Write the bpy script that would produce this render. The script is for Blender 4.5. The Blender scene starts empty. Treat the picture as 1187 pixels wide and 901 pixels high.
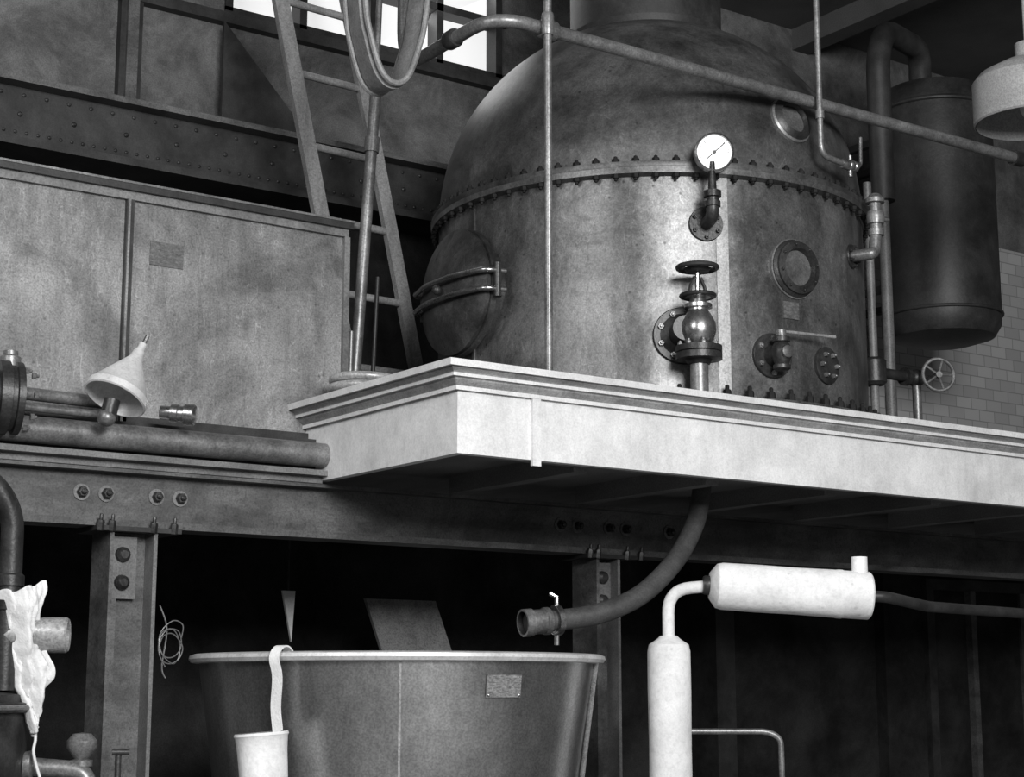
import bpy, math, random
from mathutils import Vector, Matrix, noise
random.seed(4)
V=Vector
PI=math.pi
# ------------------------------------------------------------------ materials
def mat(name,c0,c1,rough=0.6,metal=0.0,scale=6.0,stretch=(1,1,1),bump=0.15,fine=60.0,spec=0.5,lo=0.35,hi=0.65,rvar=0.12,speck=0.0,streak=0.0,spots=0.0,patch=0.0,grain=.28,scratch=0.0):
    m=bpy.data.materials.new(name);m.use_nodes=True
    nt=m.node_tree;N=nt.nodes;L=nt.links
    b=N['Principled BSDF']
    tc=N.new('ShaderNodeTexCoord');mp=N.new('ShaderNodeMapping');mp.inputs['Scale'].default_value=stretch
    L.new(tc.outputs['Object'],mp.inputs[0])
    n1=N.new('ShaderNodeTexNoise');n1.inputs['Scale'].default_value=scale;n1.inputs['Detail'].default_value=8;n1.inputs['Roughness'].default_value=.65
    L.new(mp.outputs[0],n1.inputs['Vector'])
    r=N.new('ShaderNodeValToRGB');r.color_ramp.elements[0].position=lo;r.color_ramp.elements[1].position=hi
    r.color_ramp.elements[0].color=(c0,c0,c0,1);r.color_ramp.elements[1].color=(c1,c1,c1,1)
    L.new(n1.outputs['Fac'],r.inputs[0])
    col=r.outputs[0]
    n2=N.new('ShaderNodeTexNoise');n2.inputs['Scale'].default_value=fine;n2.inputs['Detail'].default_value=4
    L.new(tc.outputs['Object'],n2.inputs['Vector'])
    def mul(col,src,p0,p1,a,b_=1.0):
        r2=N.new('ShaderNodeValToRGB');r2.color_ramp.elements[0].position=p0;r2.color_ramp.elements[1].position=p1
        r2.color_ramp.elements[0].color=(a,a,a,1);r2.color_ramp.elements[1].color=(b_,b_,b_,1)
        L.new(src,r2.inputs[0])
        mx=N.new('ShaderNodeMixRGB');mx.blend_type='MULTIPLY';mx.inputs[0].default_value=1
        L.new(col,mx.inputs[1]);L.new(r2.outputs[0],mx.inputs[2]);return mx.outputs[0]
    if speck>0:col=mul(col,n2.outputs['Fac'],.25,.5,1-speck)
    if grain>0:
        ng=N.new('ShaderNodeTexNoise');ng.inputs['Scale'].default_value=100;ng.inputs['Detail'].default_value=3;L.new(tc.outputs['Object'],ng.inputs['Vector'])
        col=mul(col,ng.outputs['Fac'],.38,.62,1-grain)
    if streak>0: # vertical run marks
        mp3=N.new('ShaderNodeMapping');mp3.inputs['Scale'].default_value=(1,1,.09);L.new(tc.outputs['Object'],mp3.inputs[0])
        n3=N.new('ShaderNodeTexNoise');n3.inputs['Scale'].default_value=24;n3.inputs['Detail'].default_value=6;n3.inputs['Roughness'].default_value=.75;L.new(mp3.outputs[0],n3.inputs['Vector'])
        col=mul(col,n3.outputs['Fac'],.34,.52,1-streak)
    if patch>0: # big irregular stains
        n5=N.new('ShaderNodeTexNoise');n5.inputs['Scale'].default_value=1.7;n5.inputs['Detail'].default_value=10;n5.inputs['Roughness'].default_value=.75;n5.inputs['Distortion'].default_value=.6;L.new(tc.outputs['Object'],n5.inputs['Vector'])
        col=mul(col,n5.outputs['Fac'],.40,.57,1-patch)
    if spots>0: # small dark stains
        n4=N.new('ShaderNodeTexVoronoi');n4.inputs['Scale'].default_value=9;L.new(tc.outputs['Object'],n4.inputs['Vector'])
        col=mul(col,n4.outputs['Distance'],.04,.10,1-spots)
    if scratch>0: # thin lighter scuffs
        n6=N.new('ShaderNodeTexNoise');n6.inputs['Scale'].default_value=5;n6.inputs['Detail'].default_value=2;n6.inputs['Distortion'].default_value=2.5
        mp6=N.new('ShaderNodeMapping');mp6.inputs['Scale'].default_value=(1,1,.35);mp6.inputs['Rotation'].default_value=(.3,.5,0);L.new(tc.outputs['Object'],mp6.inputs[0]);L.new(mp6.outputs[0],n6.inputs['Vector'])
        sb=N.new('ShaderNodeMath');sb.operation='SUBTRACT';sb.inputs[1].default_value=.5;L.new(n6.outputs['Fac'],sb.inputs[0])
        ab=N.new('ShaderNodeMath');ab.operation='ABSOLUTE';L.new(sb.outputs[0],ab.inputs[0])
        col=mul(col,ab.outputs[0],.0,.006,1+scratch,1.0)
    L.new(col,b.inputs['Base Color'])
    mr=N.new('ShaderNodeMapRange');mr.inputs['To Min'].default_value=max(.03,rough-rvar);mr.inputs['To Max'].default_value=min(1,rough+rvar)
    L.new(n1.outputs['Fac'],mr.inputs['Value']);L.new(mr.outputs[0],b.inputs['Roughness'])
    b.inputs['Metallic'].default_value=metal
    b.inputs['Specular IOR Level'].default_value=spec
    if bump>0:
        bp=N.new('ShaderNodeBump');bp.inputs['Strength'].default_value=bump;bp.inputs['Distance'].default_value=.01
        L.new(n2.outputs['Fac'],bp.inputs['Height']);L.new(bp.outputs[0],b.inputs['Normal'])
    return m
M={}
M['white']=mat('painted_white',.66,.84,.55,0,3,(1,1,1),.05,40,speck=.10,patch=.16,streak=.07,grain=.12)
M['whiteshade']=mat('painted_white_shade_tone',.22,.42,.5,0,4,(1,1,4),.05,40,speck=.25)  # darker copy of the white, moulding shade put into its colour
M['vessel']=mat('vessel_copper_sheet',.11,.28,.40,.6,2.6,(1,1,.7),.07,35,speck=.3,rvar=.14,streak=.20,spots=.6,patch=.48,scratch=.5)
M['dome']=mat('vessel_dome_sheet',.07,.17,.44,.45,2.8,(1,1,1),.08,30,speck=.3,rvar=.12,spots=.5,patch=.5,scratch=.4)
M['tub']=mat('tub_sheet_copper',.48,.66,.31,.95,3,(1,1,.5),.03,40,speck=.15,rvar=.08,streak=.12,patch=.24)
M['tank']=mat('galvanised_sheet',.17,.37,.5,.2,2.0,(1,1,.6),.05,50,speck=.3,lo=.3,hi=.7,streak=.22,spots=.4,patch=.46,scratch=.5)
M['dark']=mat('dark_painted_iron',.018,.045,.5,.2,5,(1,1,1),.1,40)
M['girder']=mat('old_girder_iron',.018,.055,.6,.1,4,(1,1,1),.1,40,patch=.4)
M['tankdark']=mat('dark_tank_iron',.028,.065,.5,.2,3,(1,1,1),.1,40,patch=.4)
M['iron']=mat('cast_iron',.03,.07,.42,.5,8,(1,1,1),.15,60)
M['boltdark']=mat('dark_bolt_heads',.008,.02,.7,0,8,(1,1,1),0,60,spec=.2)
M['grey']=mat('grey_painted_steel',.12,.22,.5,.1,4,(1,1,1),.08,50,speck=.2)
M['beam']=mat('girder_paint',.07,.17,.5,.1,3,(.6,1,2),.08,50,speck=.35,spots=.4,patch=.45)
M['strip']=mat('bright_butt_strap',.36,.54,.4,.3,6,(1,1,.4),.05,50,speck=.3,patch=.2)
M['rim']=mat('rolled_rim_metal',.55,.75,.4,.2,6,(1,1,1),.03,50,speck=.2,grain=.1)
M['pipe']=mat('steel_pipe',.18,.33,.4,.5,8,(1,1,1),.08,60,speck=.3,patch=.25)
M['tin']=mat('bright_tin_funnel',.62,.8,.38,.1,7,(1,1,1),.05,50,speck=.15,patch=.15,grain=.1)
M['bright']=mat('polished_brass_metal',.40,.6,.28,.95,10,(1,1,1),.03,50,rvar=.06)
M['lag']=mat('plaster_lagging',.72,.88,.85,0,5,(1,1,1),.28,30,speck=.14,spec=.2,spots=.2,patch=.10,grain=.08)
M['cloth']=mat('white_cotton',.66,.85,.95,0,8,(1,1,1),.3,80,spec=.1,grain=.05)
M['wood']=mat('worn_ladder_wood',.16,.32,.7,0,6,(1,1,.2),.2,60,speck=.3)
M['leather']=mat('leather_belt',.14,.28,.5,0,5,(1,1,1),.2,60)
M['rubber']=mat('rubber_hose',.045,.085,.58,0,6,(1,1,1),.15,60)
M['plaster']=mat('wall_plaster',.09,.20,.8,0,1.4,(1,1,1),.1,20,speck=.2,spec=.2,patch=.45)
M['plasterdark']=mat('wall_plaster_shade_tone',.014,.045,.8,0,1.5,(1,1,1),.1,20,spec=.15,patch=.4)  # near-black wall tone, shade under the gallery put into the colour
M['floor']=mat('floor_concrete',.18,.28,.8,0,2,(1,1,1),.2,20)
M['ceil']=mat('ceiling_boards',.06,.11,.8,0,1,(1,1,1),.1,20)
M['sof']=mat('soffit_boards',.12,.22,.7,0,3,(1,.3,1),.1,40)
M['plate']=mat('engraved_nameplate',.14,.42,.4,.3,40,(1,1,3),.1,90)
M['dullplate']=mat('dull_nameplate',.08,.17,.5,.2,40,(1,1,3),.1,90)
M['dial']=mat('enamel_dial',.82,.88,.3,0,3,(1,1,1),0,40,grain=0)
M['shade']=mat('lamp_shade_enamel',.34,.46,.5,0,3,(1,1,1),.05,40,speck=.15)
M['glassd']=mat('dull_sight_glass',.06,.14,.15,0,9,(1,1,1),0,40)
def brick():
    m=bpy.data.materials.new('limewashed_brick');m.use_nodes=True;nt=m.node_tree;N=nt.nodes;L=nt.links;b=N['Principled BSDF']
    tc=N.new('ShaderNodeTexCoord');mp=N.new('ShaderNodeMapping');mp.inputs['Rotation'].default_value=(PI/2,0,0)
    L.new(tc.outputs['Object'],mp.inputs[0])
    br=N.new('ShaderNodeTexBrick');br.inputs['Scale'].default_value=2.3
    br.inputs['Color1'].default_value=(.38,.38,.38,1);br.inputs['Color2'].default_value=(.29,.29,.29,1);br.inputs['Mortar'].default_value=(.21,.21,.21,1);br.inputs['Mortar Size'].default_value=.012
    L.new(mp.outputs[0],br.inputs['Vector']);L.new(br.outputs['Color'],b.inputs['Base Color']);b.inputs['Roughness'].default_value=.8
    return m
M['brick']=brick()
def emis(name,s):
    m=bpy.data.materials.new(name);m.use_nodes=True;b=m.node_tree.nodes['Principled BSDF']
    b.inputs['Base Color'].default_value=(.6,.6,.6,1);b.inputs['Emission Color'].default_value=(1,1,1,1);b.inputs['Emission Strength'].default_value=s
    return m
M['daylight']=emis('daylit_frosted_glass',.6)
# ------------------------------------------------------------------ builder
def basis(ax):
    a=V(ax).normalized()
    h=V((0,0,1)) if abs(a.z)<.9 else V((1,0,0))
    u=h.cross(a).normalized();v=a.cross(u).normalized()
    return u,v,a
class B:
    def __init__(s,name):
        s.name=name;s.v=[];s.f=[];s.m=[];s.slots=[]
    def mi(s,k):
        if k not in s.slots:s.slots.append(k)
        return s.slots.index(k)
    def add(s,vs,fs,k):
        o=len(s.v);i=s.mi(k);s.v+= [tuple(p) for p in vs]
        for f in fs:s.f.append(tuple(o+j for j in f));s.m.append(i)
    def box(s,a,b,k,bev=0):
        x0,y0,z0=a;x1,y1,z1=b
        vs=[(x0,y0,z0),(x1,y0,z0),(x1,y1,z0),(x0,y1,z0),(x0,y0,z1),(x1,y0,z1),(x1,y1,z1),(x0,y1,z1)]
        s.add(vs,[(0,3,2,1),(4,5,6,7),(0,1,5,4),(1,2,6,5),(2,3,7,6),(3,0,4,7)],k)
    def obox(s,c,X,Y,Z,k):
        c=V(c);X=V(X);Y=V(Y);Z=V(Z)
        vs=[c-X-Y-Z,c+X-Y-Z,c+X+Y-Z,c-X+Y-Z,c-X-Y+Z,c+X-Y+Z,c+X+Y+Z,c-X+Y+Z]
        s.add(vs,[(0,3,2,1),(4,5,6,7),(0,1,5,4),(1,2,6,5),(2,3,7,6),(3,0,4,7)],k)
    def lathe(s,o,ax,prof,k,seg=32,cap=True):
        o=V(o);u,v,a=basis(ax);vs=[];fs=[]
        for r,h in prof:
            for i in range(seg):
                t=2*PI*i/seg;vs.append(o+a*h+(u*math.cos(t)+v*math.sin(t))*max(r,1e-4))
        n=len(prof)
        for j in range(n-1):
            for i in range(seg):
                i2=(i+1)%seg;fs.append((j*seg+i,j*seg+i2,(j+1)*seg+i2,(j+1)*seg+i))
        if cap:
            fs.append(tuple(reversed(range(seg))));fs.append(tuple((n-1)*seg+i for i in range(seg)))
        s.add(vs,fs,k)
    def cyl(s,p0,p1,r,k,r1=None,seg=24):
        p0=V(p0);p1=V(p1);d=p1-p0
        s.lathe(p0,d,[(r,0),(r if r1 is None else r1,d.length)],k,seg)
    def tube(s,pts,r,k,seg=16,fil=0.0,smooth=False,flat=None):
        P=[V(p) for p in pts]
        if fil>0:
            Q=[P[0]]
            for i in range(1,len(P)-1):
                a,b,c=P[i-1],P[i],P[i+1];d0=(a-b);d1=(c-b);f=min(fil,d0.length*.49,d1.length*.49)
                A=b+d0.normalized()*f;C=b+d1.normalized()*f
                for q in range(9):
                    t=q/8;Q.append(A*(1-t)**2+b*2*t*(1-t)+C*t*t)
            Q.append(P[-1]);P=Q
        if smooth:
            Q=[];n=len(P)
            for i in range(n-1):
                p0=P[max(i-1,0)];p1=P[i];p2=P[i+1];p3=P[min(i+2,n-1)]
                for q in range(8):
                    t=q/8;Q.append(.5*((2*p1)+(p2-p0)*t+(2*p0-5*p1+4*p2-p3)*t*t+(3*p1-p0-3*p2+p3)*t**3))
            Q.append(P[-1]);P=Q
        n=len(P);T=[]
        for i in range(n):T.append((P[min(i+1,n-1)]-P[max(i-1,0)]).normalized())
        u,v,a=basis(T[0]);
        if flat is not None:
            u=V(flat[0]);
        vs=[];fs=[]
        for i in range(n):
            a=T[i];u=(u-a*u.dot(a)).normalized();v=a.cross(u)
            if flat is None:
                rr=r[i] if isinstance(r,list) else r
                for j in range(seg):
                    t=2*PI*j/seg;vs.append(P[i]+(u*math.cos(t)+v*math.sin(t))*rr)
            else:
                w,h=flat[1],flat[2]
                for q in ((-w,-h),(w,-h),(w,h),(-w,h)):vs.append(P[i]+u*q[0]+v*q[1])
        sg=seg if flat is None else 4
        for i in range(n-1):
            for j in range(sg):
                j2=(j+1)%sg;fs.append((i*sg+j,i*sg+j2,(i+1)*sg+j2,(i+1)*sg+j))
        fs.append(tuple(reversed(range(sg))));fs.append(tuple((n-1)*sg+j for j in range(sg)))
        s.add(vs,fs,k)
    def torus(s,c,ax,R,r,k,seg=36,ss=10):
        c=V(c);u,v,a=basis(ax);vs=[];fs=[]
        for i in range(seg):
            t=2*PI*i/seg;d=u*math.cos(t)+v*math.sin(t)
            for j in range(ss):
                q=2*PI*j/ss;vs.append(c+d*(R+r*math.cos(q))+a*r*math.sin(q))
        for i in range(seg):
            for j in range(ss):
                fs.append((i*ss+j,((i+1)%seg)*ss+j,((i+1)%seg)*ss+(j+1)%ss,i*ss+(j+1)%ss))
        s.add(vs,fs,k)
    def ball(s,c,r,k,sc=1.0,ax=(0,0,1),seg=24):
        n=12;s.lathe(c,ax,[(r*math.sin(PI*i/n),-r*sc*math.cos(PI*i/n)) for i in range(n+1)],k,seg,False)
    def bolt(s,p,ax,r,h,k):
        s.lathe(p,ax,[(r,0),(r,h*.8),(r*.85,h)],k,6);a=V(ax).normalized()
        s.lathe(V(p)+a*h*.9,ax,[(r*.5,0),(r*.5,h*.6),(r*.3,h*.75)],k,8)
    def rivet(s,p,ax,r,k):
        s.lathe(p,ax,[(r,0),(r*.85,r*.45),(r*.4,r*.75)],k,8)
    def flange(s,c,ax,R,th,k,nb=6,br=.014,kb='iron',bh=.018):
        c=V(c);u,v,a=basis(ax)
        s.lathe(c,ax,[(R*.97,0),(R,th*.15),(R,th*.85),(R*.97,th)],k,36)
        for i in range(nb):
            t=2*PI*(i+.5)/nb;s.bolt(c+a*th+(u*math.cos(t)+v*math.sin(t))*R*.78,ax,br,bh,kb)
    def wheel(s,c,ax,R,r,k,sp=5):
        u,v,a=basis(ax);c=V(c)
        s.torus(c,ax,R,r,k)
        s.lathe(c-a*r*1.5,ax,[(R*.2,0),(R*.22,r*1.5),(R*.2,r*3)],k,16)
        for i in range(sp):
            t=2*PI*i/sp;s.cyl(c,c+(u*math.cos(t)+v*math.sin(t))*R,r*.7,k,seg=8)
    def done(s,ang=35,parent=None):
        me=bpy.data.meshes.new(s.name);me.from_pydata(s.v,[],s.f)
        for k in s.slots:me.materials.append(M[k])
        me.polygons.foreach_set('material_index',s.m)
        import bmesh
        bm=bmesh.new();bm.from_mesh(me)
        bmesh.ops.recalc_face_normals(bm,faces=bm.faces)
        for e in bm.edges:
            if len(e.link_faces)==2 and e.calc_face_angle(0)>math.radians(ang):e.smooth=False
        for f in bm.faces:f.smooth=True
        bm.to_mesh(me);bm.free()
        o=bpy.data.objects.new(s.name,me);bpy.context.collection.objects.link(o)
        if parent:o.parent=parent
        return o
def ad(a):a=math.radians(a);return V((math.cos(a),math.sin(a),0))
# ------------------------------------------------------------------ camera
H=1.6
cam=bpy.data.cameras.new('camera');cam.sensor_width=36;cam.lens=1960/1187*36
co=bpy.data.objects.new('camera',cam);bpy.context.collection.objects.link(co)
co.location=(0,0,H);co.rotation_euler=(PI/2+math.atan(350/1960),0,math.radians(-35.1))
bpy.context.scene.camera=co
# ------------------------------------------------------------------ room
Xs,Yf,Yw=4.384,6.692,8.104
TOP=3.15;SOF=2.716
X1=14.5;YB=10.6
b=B('floor');b.box((-3,-4,-.1),(X1,YB+.3,0),'floor');b.done()
b=B('ceiling');b.box((-3,2,7.6),(X1,YB+.3,7.75),'ceil')
for x in (1,4.2,7.4,10.6,13.5):b.box((x,2,7.4),(x+.2,YB,7.6),'ceil')
b.done()
b=B('wall_back')
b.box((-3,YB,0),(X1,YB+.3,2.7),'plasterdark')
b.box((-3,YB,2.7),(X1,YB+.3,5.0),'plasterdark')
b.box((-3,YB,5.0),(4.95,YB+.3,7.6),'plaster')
b.box((4.95,YB,5.0),(7.35,YB+.3,6.42),'plaster')
b.box((4.95,YB,7.35),(7.35,YB+.3,7.6),'plaster')
b.box((7.35,YB,5.0),(X1,YB+.3,7.6),'plaster')
b.done()
b=B('wall_right')
b.box((X1,-4,0),(X1+.3,YB+.3,7.6),'plaster');b.done()
b=B('added_dark_wall_left')
b.box((-3.3,-4,0),(-3,YB+.3,4.0),'plasterdark');b.done()  # unseen dark wall, added so the tub's left side reflects dark
b=B('wall_back_brick_pier')
b.box((11.4,YB-.12,2.7),(X1,YB-.002,5.9),'brick');b.box((11.4,YB-.12,0),(X1,YB-.002,2.7),'plasterdark');b.done()  # lower part takes the dark shade tone instead of brick
b=B('window_1')
b.box((4.95,YB+.12,6.42),(7.35,YB+.14,7.35),'daylight')
for x in (4.95,5.55,6.15,6.75,7.31):b.box((x-.03,YB-.02,6.42),(x+.03,YB+.12,7.35),'dark')
for z in (6.42,6.88,7.33):b.box((4.92,YB-.02,z-.03),(7.38,YB+.12,z+.03),'dark')
b.done()
b=B('trim_1') # sill rail + pilaster
b.box((-3,YB-.08,6.30),(7.5,YB-.001,6.38),'dark')
b.box((4.12,YB-.07,5.5),(4.28,YB-.001,6.30),'dark');b.box((4.16,YB-.1,5.5),(4.24,YB-.07,6.30),'beam')
b.box((1.6,YB-.07,5.5),(1.76,YB-.001,6.30),'dark')
b.done()
b=B('gusset_plate')
b.add([(4.85,YB-.16,6.27),(4.85,YB-.16,5.47),(5.62,YB-.16,5.47),(4.85,YB-.13,6.27),(4.85,YB-.13,5.47),(5.62,YB-.13,5.47)],[(0,1,2),(5,4,3),(0,2,5,3),(0,3,4,1),(1,4,5,2)],'dark')
b.done()
b=B('riveted_girder')
b.box((-3,YB-.3,5.05),(9.5,YB-.27,5.42),'girder');b.box((-3,YB-.42,5.42),(9.5,YB-.002,5.46),'beam');b.box((-3,YB-.42,5.0),(9.5,YB-.002,5.05),'girder')
for i in range(95):
    x=2.2+i*.075
    if i%2==0:b.rivet((x,YB-.30,5.37),(0,-1,0),.015,'iron')
    b.rivet((x+.03,YB-.30,5.12),(0,-1,0),.013,'iron')
for i in range(20):b.rivet((2.3+i*.36,YB-.30,5.24),(0,-1,0),.018,'iron')
for x in (-2.9,9.2):b.box((x,YB-.35,0),(x+.2,YB-.002,5.0),'dark')
b.done()
# ------------------------------------------------------------------ gallery / platform
b=B('gallery_platform')
ends=8.36
b.box((Xs,Yf,SOF),(13,Yf+.05,3.05),'white')        # front fascia
b.box((Xs,Yf+.05,SOF),(Xs+.05,ends,3.05),'white')  # side fascia
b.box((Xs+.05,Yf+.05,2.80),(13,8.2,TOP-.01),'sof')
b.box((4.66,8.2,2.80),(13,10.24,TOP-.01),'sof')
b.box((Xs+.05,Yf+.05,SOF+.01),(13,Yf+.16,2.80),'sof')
prof=[(.0,3.02),(.022,3.02),(.022,3.04),(.03,3.05),(.045,3.066),(.048,3.075),(.066,3.078),(.066,3.094),(.07,3.10),(.09,3.112),(.092,3.118),(.112,3.118),(.116,TOP),(0,TOP),(-.1,TOP)]
pts=[]
for o,z in prof:pts+=[(Xs-o,ends,z),(Xs-o,Yf-o,z),(13,Yf-o,z)]
for i in range(len(prof)-1):
    a=i*3
    b.add(pts,[(a,a+1,a+4,a+3),(a+1,a+2,a+5,a+4)],'white' if i in (11,6,1) else 'whiteshade')  # highlight lines and groove shade painted in, segment by segment
b.add(pts,[tuple(i*3 for i in range(len(prof)))],'whiteshade')
b.box((4.815,Yf-.02,2.685),(4.865,Yf,3.02),'white')
for i in range(9):
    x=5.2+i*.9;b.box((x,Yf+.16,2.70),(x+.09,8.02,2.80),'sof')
b.done()
b=B('gallery_ledge')
b.box((-2,8.02,2.70),(Xs,8.9,2.74),'grey');b.box((-2,7.96,2.735),(Xs-.001,8.2,2.765),'grey')
b.box((-2,8.1,2.74),(Xs,8.13,2.95),'dark')
b.box((-2,8.13,2.9),(Xs-.01,9.0,2.95),'dark')
b.done()
b=B('horizontal_main_pipe')
b.cyl((-2,8.0,2.85),(Xs-.002,8.0,2.85),.066,'pipe',seg=28)
b.cyl((2.5,8.0,2.85),(2.58,8.0,2.85),.078,'pipe',seg=28)
b.done()
b=B('riveted_support_beam')
b.box((-2,8.11,2.44),(13,8.13,2.70),'beam')
b.box((-2,8.03,2.68),(13,8.21,2.699),'beam');b.box((-2,8.02,2.405),(13,8.22,2.44),'beam')
for x in (3.07,3.20,3.47,3.60,2.2,2.33,6.05,6.18,6.42,6.55,6.9):
    b.lathe((x,8.11,2.575),(0,-1,0),[(.042,0),(.042,.008)],'grey',20)
    b.bolt((x,8.10,2.575),(0,-1,0),.028,.03,'iron')
b.done()
def column(x0,x1,nm='steel_column'):
    b=B(nm)
    b.box((x0,8.0,0.02),(x0+.02,8.24,2.38),'beam');b.box((x1-.02,8.0,0.02),(x1,8.24,2.38),'grey')
    b.box((x0+.02,8.11,0.02),(x1-.02,8.13,2.38),'beam')
    b.box((x0-.08,7.98,2.38),(x1+.12,8.26,2.404),'dark')
    b.box((x0-.1,7.95,0),(x1+.1,8.3,.03),'dark')
    b.box((x0+.03,8.07,2.05),(x0+.17,8.11,2.36),'grey')
    b.box((x0+.02,8.02,0.02),(x0+.05,8.11,2.05),'beam')
    for z in (2.27,2.13):
        b.lathe((x0+.095,8.07,z),(0,-1,0),[(.04,0),(.036,.02),(.02,.034)],'iron',16)
    for dx in (-.06,.0,.22,.33):
        b.bolt((x0+dx,7.99,2.38),(0,-.2,1),.02,.05,'iron')
    return b.done()
column(3.19,3.44);column(6.24,6.42)
# ------------------------------------------------------------------ sheet metal tank
b=B('sheet_metal_tank')
T0,T1=2.96,4.20
b.box((-1,8.22,T0),(4.61,8.88,T1),'tank')
b.box((-1,8.17,T1-.005),(4.64,8.9,T1+.03),'dark')
b.box((-1,8.165,T1+.03),(4.645,8.9,T1+.042),'pipe')
b.box((-1,8.195,T1-.05),(4.62,8.22,T1-.005),'grey')
b.box((4.595,8.195,T0),(4.63,8.22,T1-.05),'grey')
b.box((4.61,8.22,T0),(4.635,8.9,T1-.01),'grey')
for x in (.8,3.29):
    b.box((x-.008,8.19,T0),(x+.034,8.22,T1-.05),'dark');b.box((x-.002,8.18,T0),(x+.010,8.19,T1-.05),'tank')
b.box((-1,8.19,T0),(4.61,8.22,T0+.035),'dark')
b.done()
b=B('maker_plate')
b.box((3.43,8.213,3.82),(3.62,8.2195,3.95),'dullplate');b.done()
# ------------------------------------------------------------------ vessel
C=V((6.851,8.204,0));R=1.362
def on(a,z,k=1.0):return V((C.x,C.y,z))+ad(a)*R*k
b=B('evaporator_vessel')
b.lathe(C+V((0,0,3.15)),(0,0,1),[(R+.10,0),(R+.10,.055),(R+.02,.06),(R,.075),(R,1.34),(R+.05,1.35),(R+.05,1.385)],'vessel',128,False)
FZ=4.50
b.lathe(C+V((0,0,FZ+.035)),(0,0,1),[(R+.05,0),(R+.053,.01),(R+.05,.035),(R+.0,.05)],'dome',128,False)
dome=[]
for i in range(25):
    t=i/24*math.acos(.36);dome.append((R*math.cos(t)*1.0,1.30*math.sin(t)))
b.lathe(C+V((0,0,FZ+.085)),(0,0,1),dome,'dome',128,False)
zt=FZ+.085+dome[-1][1]
b.lathe(C+V((0,0,zt-.02)),(0,0,1),[(.52,0),(.53,.05),(.50,.06),(.50,7.4-zt)],'girder',64)
for i in range(76):
    a=i*360/76
    b.bolt(on(a,FZ+.07,1.024),(0,0,1),.022,.022,'boltdark');b.bolt(on(a,FZ-.002,1.022),(0,0,-1),.021,.022,'boltdark')
for i in range(66):
    b.bolt(on(i*360/66+2,3.205,1.045),(0,0,1),.025,.042,'boltdark')
# butt strap
def patch(a0,a1,z0,z1,k,kk):
    n=max(2,int((a1-a0)/1.5)+1);vs=[];fs=[]
    for i in range(n+1):
        a=a0+(a1-a0)*i/n
        vs+=[on(a,z0,kk),on(a,z1,kk),on(a,z0,.999),on(a,z1,.999)]
    for i in range(n):
        q=i*4;fs+=[(q,q+4,q+5,q+1),(q+1,q+5,q+7,q+3),(q+4,q,q+2,q+6)]
    fs+=[(0,1,3,2),(n*4+1,n*4,n*4+2,n*4+3)]
    b.add(vs,fs,k)
patch(-113.6,-110.6,3.23,FZ-.01,'strip',1.006)
patch(-180.5,-179.5,3.23,FZ-.01,'vessel',1.006)
patch(-95.8,-91.0,3.70,3.80,'dullplate',1.005)
# sight glass on shell
n=ad(-92.1)
p=on(-92.1,4.0,.97)
b.lathe(p,n,[(.17,0),(.17,.06),(.155,.075),(.155,.09),(.115,.10),(.105,.075),(.104,.07)],'iron',40,False)
b.lathe(p,n,[(.178,.03),(.178,.05),(.17,.052)],'pipe',40,False)
b.lathe(p+n*.065,n,[(.106,0),(.106,.006)],'glassd',40)
for i in range(8):
    t=i*PI/4+.2;b.bolt(p+n*.088+(V((0,0,1))*math.cos(t)+n.cross(V((0,0,1)))*math.sin(t))*.135,n,.011,.012,'iron')
# dome sight glass
ph=math.radians(15);n=(ad(-89.8)*math.cos(ph)+V((0,0,1))*math.sin(ph)).normalized()
p=V((C.x,C.y,FZ+.085))+ad(-89.8)*R*math.cos(ph)+V((0,0,1.3*math.sin(ph)))-n*.04
b.lathe(p,n,[(.145,0),(.145,.05),(.13,.07),(.10,.085),(.09,.06)],'iron',40,False)
b.lathe(p,n,[(.15,.03),(.15,.05),(.14,.06)],'pipe',40,False)
b.lathe(p+n*.05,n,[(.092,0),(.092,.006)],'glassd',40)
# six bolt blank plate
n=ad(-81.5);p=on(-81.5,3.46,.985)
b.lathe(p,n,[(.11,0),(.11,.035),(.10,.04)],'iron',32)
for i in range(6):
    t=i*PI/3+PI/6;b.bolt(p+n*.04+(V((0,0,1))*math.cos(t)+n.cross(V((0,0,1)))*math.sin(t))*.07,n,.014,.02,'pipe')
# manhole
a=178;n=ad(a);p=on(a,3.94,.95);tt=n.cross(V((0,0,1)))
b.lathe(p,n,[(.33,-.05),(.33,.11),(.385,.115),(.385,.15),(.33,.155)],'dome',48,False)
b.lathe(p,n,[(.375,.157),(.38,.185),(.35,.20),(.27,.23),(.14,.25),(.001,.257)],'dome',48,False)
for s_ in (.055,-.055):
    q=p+V((0,0,s_))
    b.tube([q+tt*.43+n*.09,q+tt*.41+n*.22,q+tt*.15+n*.29,q-tt*.15+n*.29,q-tt*.41+n*.22,q-tt*.43+n*.09],.016,'bright',12,.05)
b.cyl(p-tt*.42+n*.14+V((0,0,-.1)),p-tt*.42+n*.14+V((0,0,.1)),.024,'iron');b.cyl(p+tt*.42+n*.14+V((0,0,-.1)),p+tt*.42+n*.14+V((0,0,.1)),.024,'pipe')
b.ball(p+n*.3,.03,'iron')
b.done()
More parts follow.
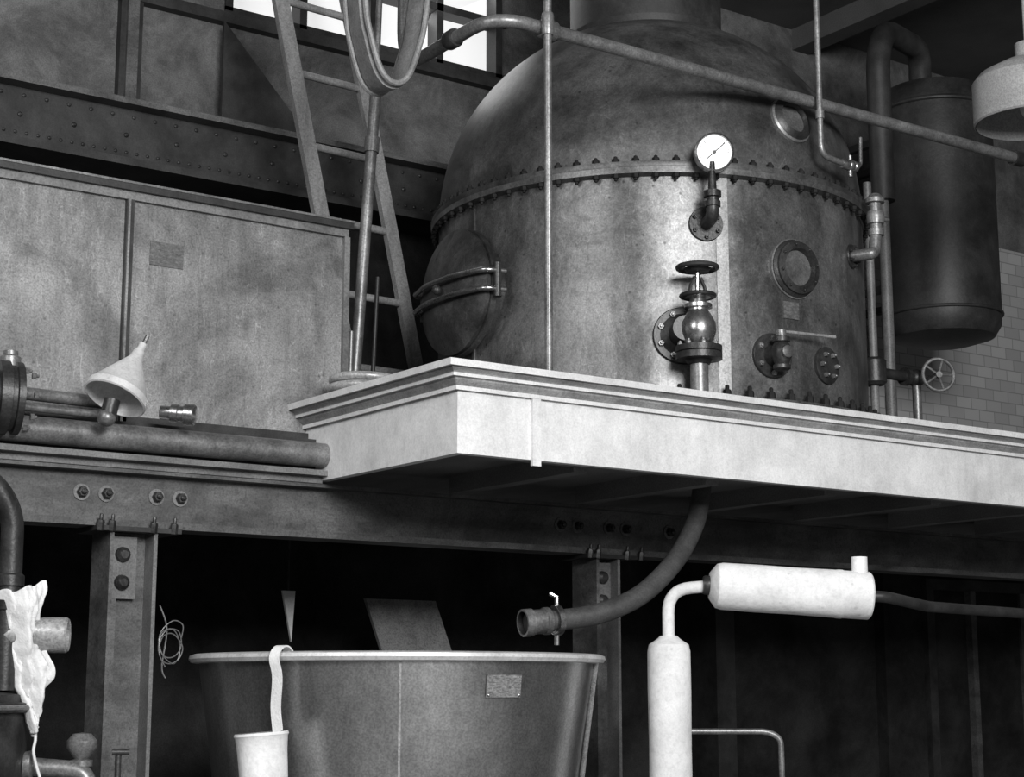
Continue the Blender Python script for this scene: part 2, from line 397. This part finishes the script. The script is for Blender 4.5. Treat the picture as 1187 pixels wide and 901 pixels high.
# gauge
b=B('pressure_gauge')
fp=on(-116.1,4.21,.99)
b.flange(fp,ad(-116.1),.10,.03,'iron',6,.014)
q=fp+ad(-116.1)*.17
b.tube([fp+ad(-116.1)*.02,q,q+V((0,0,.13))],.036,'iron',16,.07)
b.lathe(q+V((0,0,.06)),(0,0,1),[(.045,0),(.045,.03),(.035,.035),(.035,.05),(.05,.055),(.05,.09),(.025,.10),(.02,.19),(.02,.26)],'iron',20)
gc=V((q.x+.01,q.y-.007,4.585))
n=(ad(-122)+V((0,0,-.12))).normalized()
b.lathe(gc-n*.035,n,[(.10,0),(.112,.01),(.112,.06),(.10,.068),(.097,.058)],'bright',48,False)
b.lathe(gc-n*.035,n,[(.10,.0),(.10,.004)],'iron',48)
b.lathe(gc-n*.035,n,[(.099,.05),(.099,.055)],'dial',48)
up_=(V((0,0,1))-n*n.z).normalized();rr=up_.cross(n)
fc=gc+n*.021
for i in range(25):
    t=math.radians(-135+i*270/24);d=up_*math.cos(t)+rr*math.sin(t);L=.012 if i%4 else .02
    b.obox(fc+d*(.088-L/2),d*L/2,d.cross(n)*.0012,n*.001,'dark')
t=math.radians(48);d=up_*math.cos(t)+rr*math.sin(t)
b.obox(fc+n*.003+d*.01,d*.07,d.cross(n)*.003,n*.001,'dark');b.lathe(fc,n,[(.01,0),(.01,.006)],'dark',12)
b.done()
# globe valve
b=B('globe_valve')
n=ad(-124);fp=on(-122.5,3.56,.99);c=V((6.072,6.855,3.58))
b.flange(fp,n,.16,.035,'iron',8,.018,'pipe')
b.lathe(fp+n*.03,n,[(.13,0),(.075,.03),(.07,.2)],'iron',28)
b.lathe((c.x,c.y,3.15),(0,0,1),[(.05,0),(.05,.22)],'pipe',24)
b.lathe((c.x,c.y,3.36),(0,0,1),[(.06,0),(.075,.02),(.128,.025),(.128,.06),(.12,.063),(.128,.068),(.128,.10),(.075,.11)],'iron',36)
for i in range(8):
    t=i*PI/4+.3;b.bolt((c.x+.105*math.cos(t),c.y+.105*math.sin(t),3.46),(0,0,1),.014,.018,'pipe')
b.lathe((c.x,c.y,3.46),(0,0,1),[(.06,0),(.082,.03),(.098,.08),(.096,.13),(.07,.18),(.055,.20),(.055,.21),(.078,.215),(.078,.235),(.05,.24),(.045,.27),(.07,.275)],'bright',36)
b.torus((c.x,c.y,3.745),(0,0,1),.092,.012,'iron');b.lathe((c.x,c.y,3.735),(0,0,1),[(.09,0),(.09,.012)],'iron',32)
for s_ in (-1,1):b.tube([(c.x+.06*s_,c.y,3.75),(c.x+.05*s_,c.y,3.80),(c.x+.02*s_,c.y,3.85)],.01,'iron',8)
b.cyl((c.x,c.y,3.72),(c.x,c.y,3.93),.014,'bright')
b.wheel((c.x,c.y,3.905),(0,0,1),.108,.014,'dark',5);b.lathe((c.x,c.y,3.88),(0,0,1),[(.06,0),(.075,.02),(.02,.05)],'dark',20)
b.done()
# lever valve
b=B('lever_cock_valve')
n=ad(-99.5);fp=on(-99.5,3.47,.99)
b.flange(fp,n,.13,.03,'iron',6,.017,'pipe')
q=fp+n*.11
b.lathe(fp+n*.02,n,[(.07,0),(.055,.04),(.055,.09)],'iron',24)
b.lathe(q-V((0,0,.10)),(0,0,1),[(.035,0),(.05,.01),(.05,.03),(.04,.04),(.058,.08),(.058,.13),(.04,.16),(.05,.165),(.05,.19),(.025,.2),(.02,.23)],'iron',28)
b.lathe(q+n*.045,n,[(.04,0),(.035,.02),(.015,.025)],'bright',20)
b.tube([q+V((0,0,.125)),q+V((.1,0,.13)),q+V((.40,-.03,.135))],.0095,'strip',8)
b.lathe(q+V((0,0,.10)),(0,0,1),[(.03,0),(.03,.03)],'pipe',12)
b.done()
# safety valve elbow at right
b=B('relief_valve_pipe')
n=ad(-67);fp=on(-66,4.19,.99)
b.flange(fp,n,.075,.025,'iron',6,.01)
q=fp+n*.14
b.tube([fp+n*.01,q,q+V((.03,0,.02)),q+V((.05,0,.16))],.036,'pipe',20,.06)
q=q+V((.05,0,.12))
b.lathe(q,(0,0,1),[(.048,0),(.048,.04),(.034,.045),(.034,.07),(.05,.075),(.055,.12),(.05,.15),(.036,.155),(.036,.20),(.058,.205),(.058,.23),(.05,.235),(.03,.26)],'pipe',24)
b.cyl(q+V((0,0,.11)),q+V((.09,-.02,.11)),.015,'bright')
b.done()
# ------------------------------------------------------------------ overhead pipe, poles
b=B('overhead_steam_pipe')
z=5.03;y=6.80
b.tube([(4.68,7.72,7.4),(4.68,7.72,z),(4.67,y,z),(5.4,y,z),(8.85,y,z)],.036,'pipe',20,.22)
b.lathe((4.67,7.16,z),(0,1,0),[(.048,0),(.052,.01),(.052,.07),(.048,.08)],'iron',20)
b.lathe((4.96,y,z),(1,0,0),[(.046,0),(.052,.01),(.052,.09),(.046,.10)],'pipe',20)
b.lathe((8.78,y,z),(1,0,0),[(.05,0),(.05,.09)],'iron',20)
b.done()
b=B('vertical_stay_rod')
b.cyl((4.965,6.74,TOP),(4.965,6.74,7.4),.0205,'pipe');b.lathe((4.965,6.74,TOP),(0,0,1),[(.045,0),(.045,.012),(.03,.02)],'pipe',16)
b.lathe((4.965,6.74,4.97),(0,0,1),[(.03,0),(.034,.02),(.034,.10),(.03,.12)],'pipe',16)
b.done()
b=B('drop_pipe_with_petcock')
x0=6.93
b.tube([(x0,6.72,7.4),(x0,6.72,4.68),(x0+.235,6.72,4.655)],.018,'pipe',14,.07)
b.lathe((x0,6.72,4.90),(0,0,1),[(.026,0),(.026,.05)],'pipe',14)
q=V((x0+.17,6.72,4.66))
b.lathe(q,(1,0,0),[(.026,0),(.03,.01),(.03,.05),(.022,.06),(.022,.09),(.03,.10),(.03,.12)],'bright',16)
b.ball(q+V((.07,0,0)),.036,'bright');b.cyl(q+V((.07,0,.02)),q+V((.07,0,.06)),.012,'bright')
b.tube([q+V((.13,0,0)),q+V((.16,0,.02)),q+V((.165,0,.19))],.011,'bright',10,.02)
b.cyl(q+V((.07,0,-.02)),q+V((.07,0,-.07)),.014,'bright')
b.done()
# ladder
b=B('wooden_ladder')
K=9.5/9.0
def lp(z,dx=0): # ladder plane point
    x=4.87+(4.51-z)*.235+dx
    return V((x*K,9.5,1.6+(z-1.6)*K))
b.tube([lp(6.7),lp(3.085)],1,'wood',flat=((0,1,0),.024,.052))
b.tube([lp(6.7,.5),lp(3.085,.5)],1,'wood',flat=((0,1,0),.024,.046))
for i in range(-2,5):
    z=4.49+.455*i
    b.cyl(lp(z),lp(z-.01,.5),.026,'wood',seg=12)
b.done()
b=B('vertical_rail_pole')
b.cyl((5.03,8.86,TOP),(5.17,8.86,5.32),.036,'pipe');b.cyl((5.145,8.86,4.93),(5.152,8.86,5.03),.047,'pipe')
b.cyl((5.17,8.86,5.32),(5.23,8.86,7.4),.02,'pipe')
b.cyl((4.98,8.80,TOP),(4.99,8.80,3.75),.018,'pipe')
b.cyl((5.20,8.92,TOP),(5.24,8.92,4.15),.014,'dark')
b.done()
b=B('hanging_drive_belt')
cx=4.315
P=[(cx-.27,7.3,7.4),(cx-.23,7.3,5.9),(cx-.185,7.3,5.15),(cx-.145,7.3,4.93),(cx-.08,7.3,4.76),(cx+.0,7.3,4.71),(cx+.08,7.3,4.76),(cx+.145,7.3,4.93),(cx+.19,7.3,5.15),(cx+.26,7.3,5.9),(cx+.33,7.3,7.4)]
b.tube(P,1,'leather',smooth=True,flat=((.12,.99,0),.07,.014))
b.tube([(p_[0],7.20,p_[2]) for p_ in P],.016,'leather',8,smooth=True)
b.tube([(p_[0],7.40,p_[2]) for p_ in P],.016,'leather',8,smooth=True)
b.done()
b=B('coiled_hose')
for i,r_ in enumerate((.19,.195,.188)):b.torus((4.60,7.93,TOP+.024+i*.046),(0.02*i,0,1),r_,.024,'strip',48,12)
b.done()
# ------------------------------------------------------------------ far right tank
b=B('overhead_cylindrical_tank')
c=V((10.85,9.2,0))
b.lathe(c+V((0,0,4.42)),(0,0,1),[(.001,0),(.25,.01),(.42,.06),(.475,.15),(.48,.25),(.48,2.0),(.475,2.05),(.40,2.2),(.2,2.27),(.001,2.28)],'tankdark',56,False)
b.torus(c+V((0,0,6.42)),(0,0,1),.485,.02,'tankdark',48);b.torus(c+V((0,0,4.66)),(0,0,1),.485,.014,'tankdark',48)
for z in (4.9,6.2):
    for dx in (-.3,.3):b.box((c.x+dx-.03,c.y+.3,z),(c.x+dx+.03,YB-.001,z+.06),'dark')
b.done()
b=B('tank_vapour_pipe')
b.tube([(10.7,9.2,6.62),(10.6,9.1,6.92),(9.95,8.9,6.88),(9.80,8.85,6.6),(9.80,8.85,5.4)],.095,'tankdark',20,.2)
b.cyl((9.80,8.85,5.4),(9.80,8.85,TOP),.045,'grey')
b.done()
b=B('handwheel_valve')
w=V((8.52,7.4,3.63))
b.cyl((w.x-.02,w.y+.05,TOP),(w.x-.02,w.y+.05,3.62),.03,'pipe')
b.wheel(w+V((0,-.12,0)),(-.45,-.85,0),.105,.012,'pipe',5)
b.cyl(w+V((0,.05,0)),w+V((.0,-.12,0)),.013,'bright')
b.ball(w+V((-.02,.05,0)),.06,'iron');b.cyl(w+V((-.4,.05,0)),w+V((0,.05,0)),.035,'iron')
b.lathe(w+V((-.42,.05,-.09)),(0,0,1),[(.06,0),(.08,.02),(.08,.16),(.06,.18)],'iron',20)
b.lathe(w+V((-.14,.05,0)),(1,0,0),[(.06,0),(.06,.03)],'iron',20)
b.cyl((w.x-.42,w.y+.05,TOP),(w.x-.42,w.y+.05,4.9),.028,'grey')
b.lathe((w.x-.42,w.y+.05,TOP),(0,0,1),[(.12,0),(.12,.03),(.08,.04),(.08,.15)],'iron',20)
b.done()
# hanging lamp shade
b=B('pendant_lamp')
c=V((8.74,6.61,5.20))
b.lathe(c,(0,0,1),[(.35,0),(.36,.01),(.36,.28),(.32,.33),(.17,.41),(.08,.44),(.08,.54),(.02,.56),(.02,2.2)],'shade',48,False)
b.lathe(c,(0,0,1),[(.345,.0),(.345,.27),(.05,.39)],'shade',48,False)
b.ball(c+V((0,0,.12)),.07,'dial',1.3)
b.cyl(c+V((0,0,.12)),c+V((0,0,.42)),.03,'iron')
b.done()
# ------------------------------------------------------------------ mid-left items on ledge
b=B('pump_flange_pipe')
b.cyl((2.2,7.93,2.98),(2.58,7.93,2.98),.13,'iron')
b.lathe((2.56,7.93,2.98),(1,-.15,0),[(.18,0),(.18,.05),(.16,.055),(.16,.075),(.175,.08),(.175,.11),(.11,.12),(.10,.09)],'iron',40)
for i in range(8):
    t=i*PI/4;b.bolt((2.69,7.91+.14*math.cos(t),2.98+.14*math.sin(t)),(1,-.15,0),.016,.02,'pipe')
b.cyl((2.6,8.02,3.03),(3.25,8.08,3.03),.032,'pipe');b.cyl((2.6,7.98,2.955),(3.1,8.0,2.955),.02,'pipe')
b.lathe((2.62,7.93,3.12),(0,0,1),[(.05,0),(.05,.06),(.035,.07),(.035,.09)],'pipe',20)
b.done()
b=B('metal_funnel')
a0=V((3.235,7.84,3.26));a1=V((3.10,7.80,3.0))
ax=(a1-a0)
b.lathe(a0,ax,[(.012,-.06),(.02,-.05),(.02,-.02),(.03,.0),(.035,.04),(.15,.24),(.158,.25),(.158,.285),(.15,.29),(.14,.24),(.03,.05)],'tin',40,False)
b.tube([a0-ax.normalized()*.03,a0-ax.normalized()*.07+V((.015,0,.03))],.012,'bright',8)
b.cyl(a1+V((-.01,0,.0)),a1+V((-.03,0,-.09)),.04,'iron');b.ball(a1+V((-.035,0,-.09)),.045,'pipe')
b.done()
b=B('hose_coupling')
p=V((3.40,7.93,2.985));d=V((1,-.75,-.12)).normalized()
b.lathe(p,d,[(.035,0),(.035,.05),(.048,.055),(.048,.09),(.042,.095),(.042,.12),(.056,.125),(.056,.17),(.05,.175),(.038,.17),(.036,.10)],'bright',28,False)
b.lathe(p,d,[(.035,.09),(.035,.10)],'dark',28)
b.done()
# ------------------------------------------------------------------ discharge hose
b=B('discharge_hose')
b.tube([(6.47,7.30,2.805),(6.45,7.29,2.70),(6.355,7.246,2.519),(6.155,7.18,2.311),(5.871,7.122,2.117),(5.615,7.139,2.0095),(5.39,7.181,1.968),(5.172,7.215,1.947)],.055,'rubber',24,smooth=True)
e=V((5.172,7.215,1.947));d=(V((5.39,7.181,1.968))-e).normalized()
b.lathe(e-d*.03,d,[(.06,0),(.072,.0),(.072,.05),(.064,.055),(.064,.12),(.072,.125),(.072,.15)],'pipe',28,False)
b.lathe(e-d*.03,d,[(.06,.0),(.054,.14)],'dark',28,False)
q=e+d*.17
b.lathe(q-d*.02,d,[(.07,0),(.08,.005),(.08,.035),(.07,.04)],'bright',28)
b.tube([q+V((0,0,.07)),q+V((0,0,.12)),q+V((-.03,.02,.14))],.014,'bright',10)
b.tube([q-V((0,0,.07)),q-V((0,0,.13))],.014,'bright',10)
b.done()
# ------------------------------------------------------------------ tub
b=B('mixing_tub')
c=V((4.648,7.64,0));fw_=V((.575,.818,0)).normalized()
RB=1.025
prof=[(.5,.38),(.72,.42),(.84,.52),(.88,.66),(.925,1.0),(.945,1.2),(RB,1.745)]
b.lathe(c,(0,0,1),prof+[(RB-.015,1.745),(.93,1.2),(.86,.66),(.7,.45),(.001,.42)],'tub',128,False)
b.lathe(c,(0,0,1),[(RB-.02,1.775),(RB+.025,1.78),(RB+.048,1.772),(RB+.052,1.755),(RB+.04,1.738),(RB,1.734),(RB-.02,1.74),(RB-.02,1.775)],'rim',128,False)
a=math.degrees(math.atan2(-fw_.y,-fw_.x))
def tb(aa,z):
    r_=.945+(z-1.2)/(.545)*(RB-.945)
    return c+ad(aa)*r_+V((0,0,z))
b.tube([tb(a+4.2,1.0),tb(a+4.2,1.735)],1,'strip',flat=((ad(a+4.2).cross(V((0,0,1)))),.006,.004))
b.tube([tb(a+80,1.0)+ad(a+80)*.02,tb(a+80,1.74)+ad(a+80)*.01],.014,'bright',10)
for k_ in range(4):
    p=c+ad(45+90*k_)*.72;b.cyl(p,p+V((0,0,.45)),.04,'iron')
b.done()
b=B('tub_nameplate')
AA=a+33
u=ad(AA);tg=V((-u.y,u.x,0))
p=tb(AA,1.62);b.obox(p+u*.006,tg*.095,u*.004,V((0,0,.052))+u*.006,'plate')
for sx in(-1,1):
    for sz in(-1,1):b.rivet(p+u*.01+tg*.085*sx+V((0,0,.042*sz)),u,.007,'bright')
b.done()
b=B('hanging_cup_with_strap')
A2=-153;d=ad(A2)
k0=c+d*(RB+.145)
tg=V((-d.y,d.x,0))
def sp(r_,z,o=0):return c+d*r_+tg*o+V((0,0,z))
b.tube([sp(RB-.06,1.66),sp(RB-.05,1.76),sp(RB-.01,1.80),sp(RB+.04,1.797),sp(RB+.075,1.75,.0),sp(RB+.06,1.66,.01),sp(RB+.045,1.52,-.005),sp(RB+.045,1.40,.01),sp(RB+.06,1.34,.01)],1,'cloth',smooth=True,flat=(tuple(tg),.026,.004))
cax=(.07,-.04,-1)
b.lathe((k0.x-.01,k0.y,1.41),cax,[(.112,0),(.122,.0),(.126,.012),(.12,.02),(.114,.08),(.104,.36),(.001,.365)],'lag',40,False)
b.lathe((k0.x-.01,k0.y,1.41),cax,[(.112,0),(.10,.34),(.001,.345)],'grey',40,False)
b.done()
# ------------------------------------------------------------------ lagged pipes
b=B('lagged_steam_pipe')
v0=V((5.80,6.83,0))
b.lathe(v0,(0,0,1),[(.112,0),(.113,.8),(.11,1.3),(.113,1.6),(.112,1.80),(.104,1.835),(.06,1.865),(.045,1.88)],'lag',40)
h0=V((5.965,6.62,2.135));h1=V((6.62,6.19,2.085))
d=(h1-h0).normalized()
b.tube([v0+V((0,0,1.84)),v0+V((0,0,2.12)),h0-d*.02],.032,'lag',18,.15)
L=(h1-h0).length
b.lathe(h0,d,[(.03,-.05),(.07,-.045),(.115,-.01),(.122,.02),(.124,.2),(.122,.4),(.125,L*.78),(.127,L*.79),(.127,L*.82),(.124,L*.83),(.124,L),(.115,L+.01),(.03,L+.01)],'lag',44)
b.lathe(h0-d*.08,d,[(.045,0),(.05,.01),(.05,.04)],'iron',24)
b.cyl(h0+d*(L-.04)+V((0,0,.08)),h0+d*(L-.04)+V((0,0,.20)),.042,'lag')
b.tube([h1-d*.02,h1+d*.1,V((7.2,6.3,2.05)),V((12.8,7.0,2.0))],.03,'dark',14,.05)
b.done()
b=B('bent_drain_pipe')
b.tube([(5.98,7.0,1.385),(6.38,6.72,1.385),(6.44,6.68,1.35),(6.45,6.68,0)],.016,'pipe',12,.1)
b.done()
# ------------------------------------------------------------------ lower-left equipment
b=B('steam_pump')
b.tube([(2.25,7.44,2.55),(2.40,7.42,2.52),(2.50,7.42,2.38),(2.506,7.43,2.129)],.05,'iron',20,.12)
b.lathe((2.506,7.43,1.94),(0,0,1),[(.045,0),(.06,.01),(.06,.05),(.05,.055),(.05,.11),(.062,.115),(.062,.16),(.05,.17),(.05,.2)],'iron',24)
b.cyl((2.50,7.43,1.60),(2.50,7.43,1.95),.05,'iron')
b.lathe((2.50,7.43,1.84),(1,-.55,0),[(.05,0),(.05,.12),(.072,.13),(.078,.16),(.078,.26),(.07,.27),(.055,.265),(.055,.2)],'strip',28)
b.lathe((2.36,7.60,0),(0,0,1),[(.3,0),(.3,1.50),(.33,1.505),(.33,1.545),(.3,1.55),(.3,1.58),(.2,1.60),(.001,1.61)],'iron',48,False)
b.torus((2.36,7.60,1.525),(0,0,1),.335,.012,'pipe',48,8)
b.tube([(2.55,7.5,1.28),(2.75,7.40,1.26),(2.85,7.34,1.25),(2.90,7.30,1.05)],.04,'pipe',18,.05)
b.lathe((2.62,7.46,1.275),(1,-.5,0),[(.06,0),(.065,.03),(.05,.04)],'pipe',24)
b.lathe((2.845,7.366,1.26),(0,0,1),[(.03,0),(.05,.01),(.05,.035),(.03,.04),(.045,.06),(.066,.09),(.066,.12),(.04,.15),(.001,.155)],'pipe',28,False)
b.cyl((2.99,7.30,1.15),(2.99,7.30,1.33),.014,'iron');b.cyl((2.96,7.30,1.33),(3.03,7.27,1.33),.014,'iron')
b.done()
b=B('hanging_white_rag')
n=50;m_=80;vs=[];fs=[]
for j in range(m_+1):
    f=j/m_
    z=2.05-.62*f
    wl=(.098+.016*math.sin(f*7)+.010*math.sin(f*19+1))*(1 if f<.5 else max(.10,1-(f-.5)*1.9))
    wr=(.085+.018*math.sin(f*9+2)+.010*math.sin(f*23))*(1 if f<.66 else max(.18,1-(f-.66)*2.3))
    cxx=2.535+.085*f
    for i in range(n+1):
        g_=i/n*2-1
        s_=(wl if g_<0 else wr)*g_
        fold=.024*math.sin(g_*10+6*noise.noise(V((0,0,f*1.6))))*(.3+.7*f)
        cr=.04*noise.noise(V((g_*1.8,f*5,1.3)))+.018*noise.noise(V((g_*5,f*13,4)))
        front=.085*(1-g_*g_)*max(0,1-f*1.0)
        y=7.38-front+fold+cr
        vs.append((cxx+s_*.82-.3*(fold+cr),y-s_*.57,z+.05*noise.noise(V((g_*1.5,9,f)))+.02*g_*(1-f)))
for j in range(m_):
    for i in range(n):
        a_=j*(n+1)+i;fs.append((a_,a_+1,a_+n+2,a_+n+1))
b.add(vs,fs,'cloth')
b.tube([(2.62,7.38,1.50),(2.63,7.36,1.40),(2.625,7.36,1.33),(2.66,7.36,1.22)],.007,'cloth',6,smooth=True)
o=b.done(80);md=o.modifiers.new('s','SOLIDIFY');md.thickness=.005
# wire on column
b=B('wire_coil')
P=[]
for i in range(34):
    t=i*.7;k_=noise.noise(V((i*.4,2,3)))
    P.append((3.52+(.06+.03*k_)*math.cos(t)+.02*k_,7.985-.01*math.sin(i),1.86+(.08+.05*k_)*math.sin(t)-.002*i))
b.tube(P,.003,'pipe',5,smooth=True)
b.tube([(3.46,7.99,2.02),(3.50,7.985,1.9),(3.48,7.985,1.72),(3.50,7.985,1.66)],.004,'pipe',5,smooth=True)
b.done()
# lower background pieces
b=B('door_1')
yb=YB-.12
b.box((11.9,yb-.06,0),(12.0,yb-.001,2.5),'girder');b.box((12.45,yb-.1,0),(12.52,yb-.001,2.5),'beam');b.box((13.2,yb-.06,0),(13.3,yb-.001,2.5),'beam');b.box((11.9,yb-.06,2.5),(13.3,yb-.001,2.6),'girder')
b.box((12.0,yb-.03,0),(13.2,yb-.001,2.5),'plasterdark');b.done()
b=B('light_patch_panel')  # made-up panel standing in for a pale reflection
X=.30
b.add([(5.55+X,9.6,1.5),(6.1+X,9.6,1.5),(5.95+X,9.8,2.2),(5.4+X,9.8,2.2),(5.55+X,9.63,1.5),(6.1+X,9.63,1.5),(5.95+X,9.83,2.2),(5.4+X,9.83,2.2)],[(0,1,2,3),(7,6,5,4),(0,4,5,1),(1,5,6,2),(2,6,7,3),(3,7,4,0)],'strip')
b.box((5.6+X,9.6,0),(5.66+X,9.66,1.5),'dark');b.box((6.0+X,9.6,0),(6.06+X,9.66,1.5),'dark')
b.done()
b=B('small_pennant_sheet')
b.add([(4.98,9.6,2.22),(5.07,9.6,2.22),(5.05,9.6,1.9),(4.98,9.62,2.22),(5.07,9.62,2.22),(5.05,9.62,1.9)],[(0,1,2),(5,4,3),(0,3,4,1),(1,4,5,2),(2,5,3,0)],'lag')
b.cyl((5.03,9.62,2.2),(5.03,9.62,2.799),.005,'iron')
b.done()
# ------------------------------------------------------------------ lights
def area(name,loc,tgt,sx,sy,e):
    l=bpy.data.lights.new(name,'AREA');l.shape='RECTANGLE';l.size=sx;l.size_y=sy;l.energy=e
    o=bpy.data.objects.new(name,l);bpy.context.collection.objects.link(o);o.location=loc
    o.rotation_euler=(V(tgt)-V(loc)).to_track_quat('-Z','Y').to_euler();return o
area('hall_window_light',(1.5,-3.5,5.5),(5.5,7.5,3.4),4.0,3.0,1450)
area('side_window_light',(-2.8,4.0,6.0),(6.0,8.5,4.0),2.5,2.5,250)
area('clerestory_light',(6.2,10.3,6.9),(7.6,8.0,4.6),2.2,.8,14)
w=bpy.data.worlds.new('world');bpy.context.scene.world=w;w.use_nodes=True
w.node_tree.nodes['Background'].inputs[0].default_value=(.5,.5,.5,1);w.node_tree.nodes['Background'].inputs[1].default_value=.24
bpy.context.scene.view_settings.view_transform='Standard'
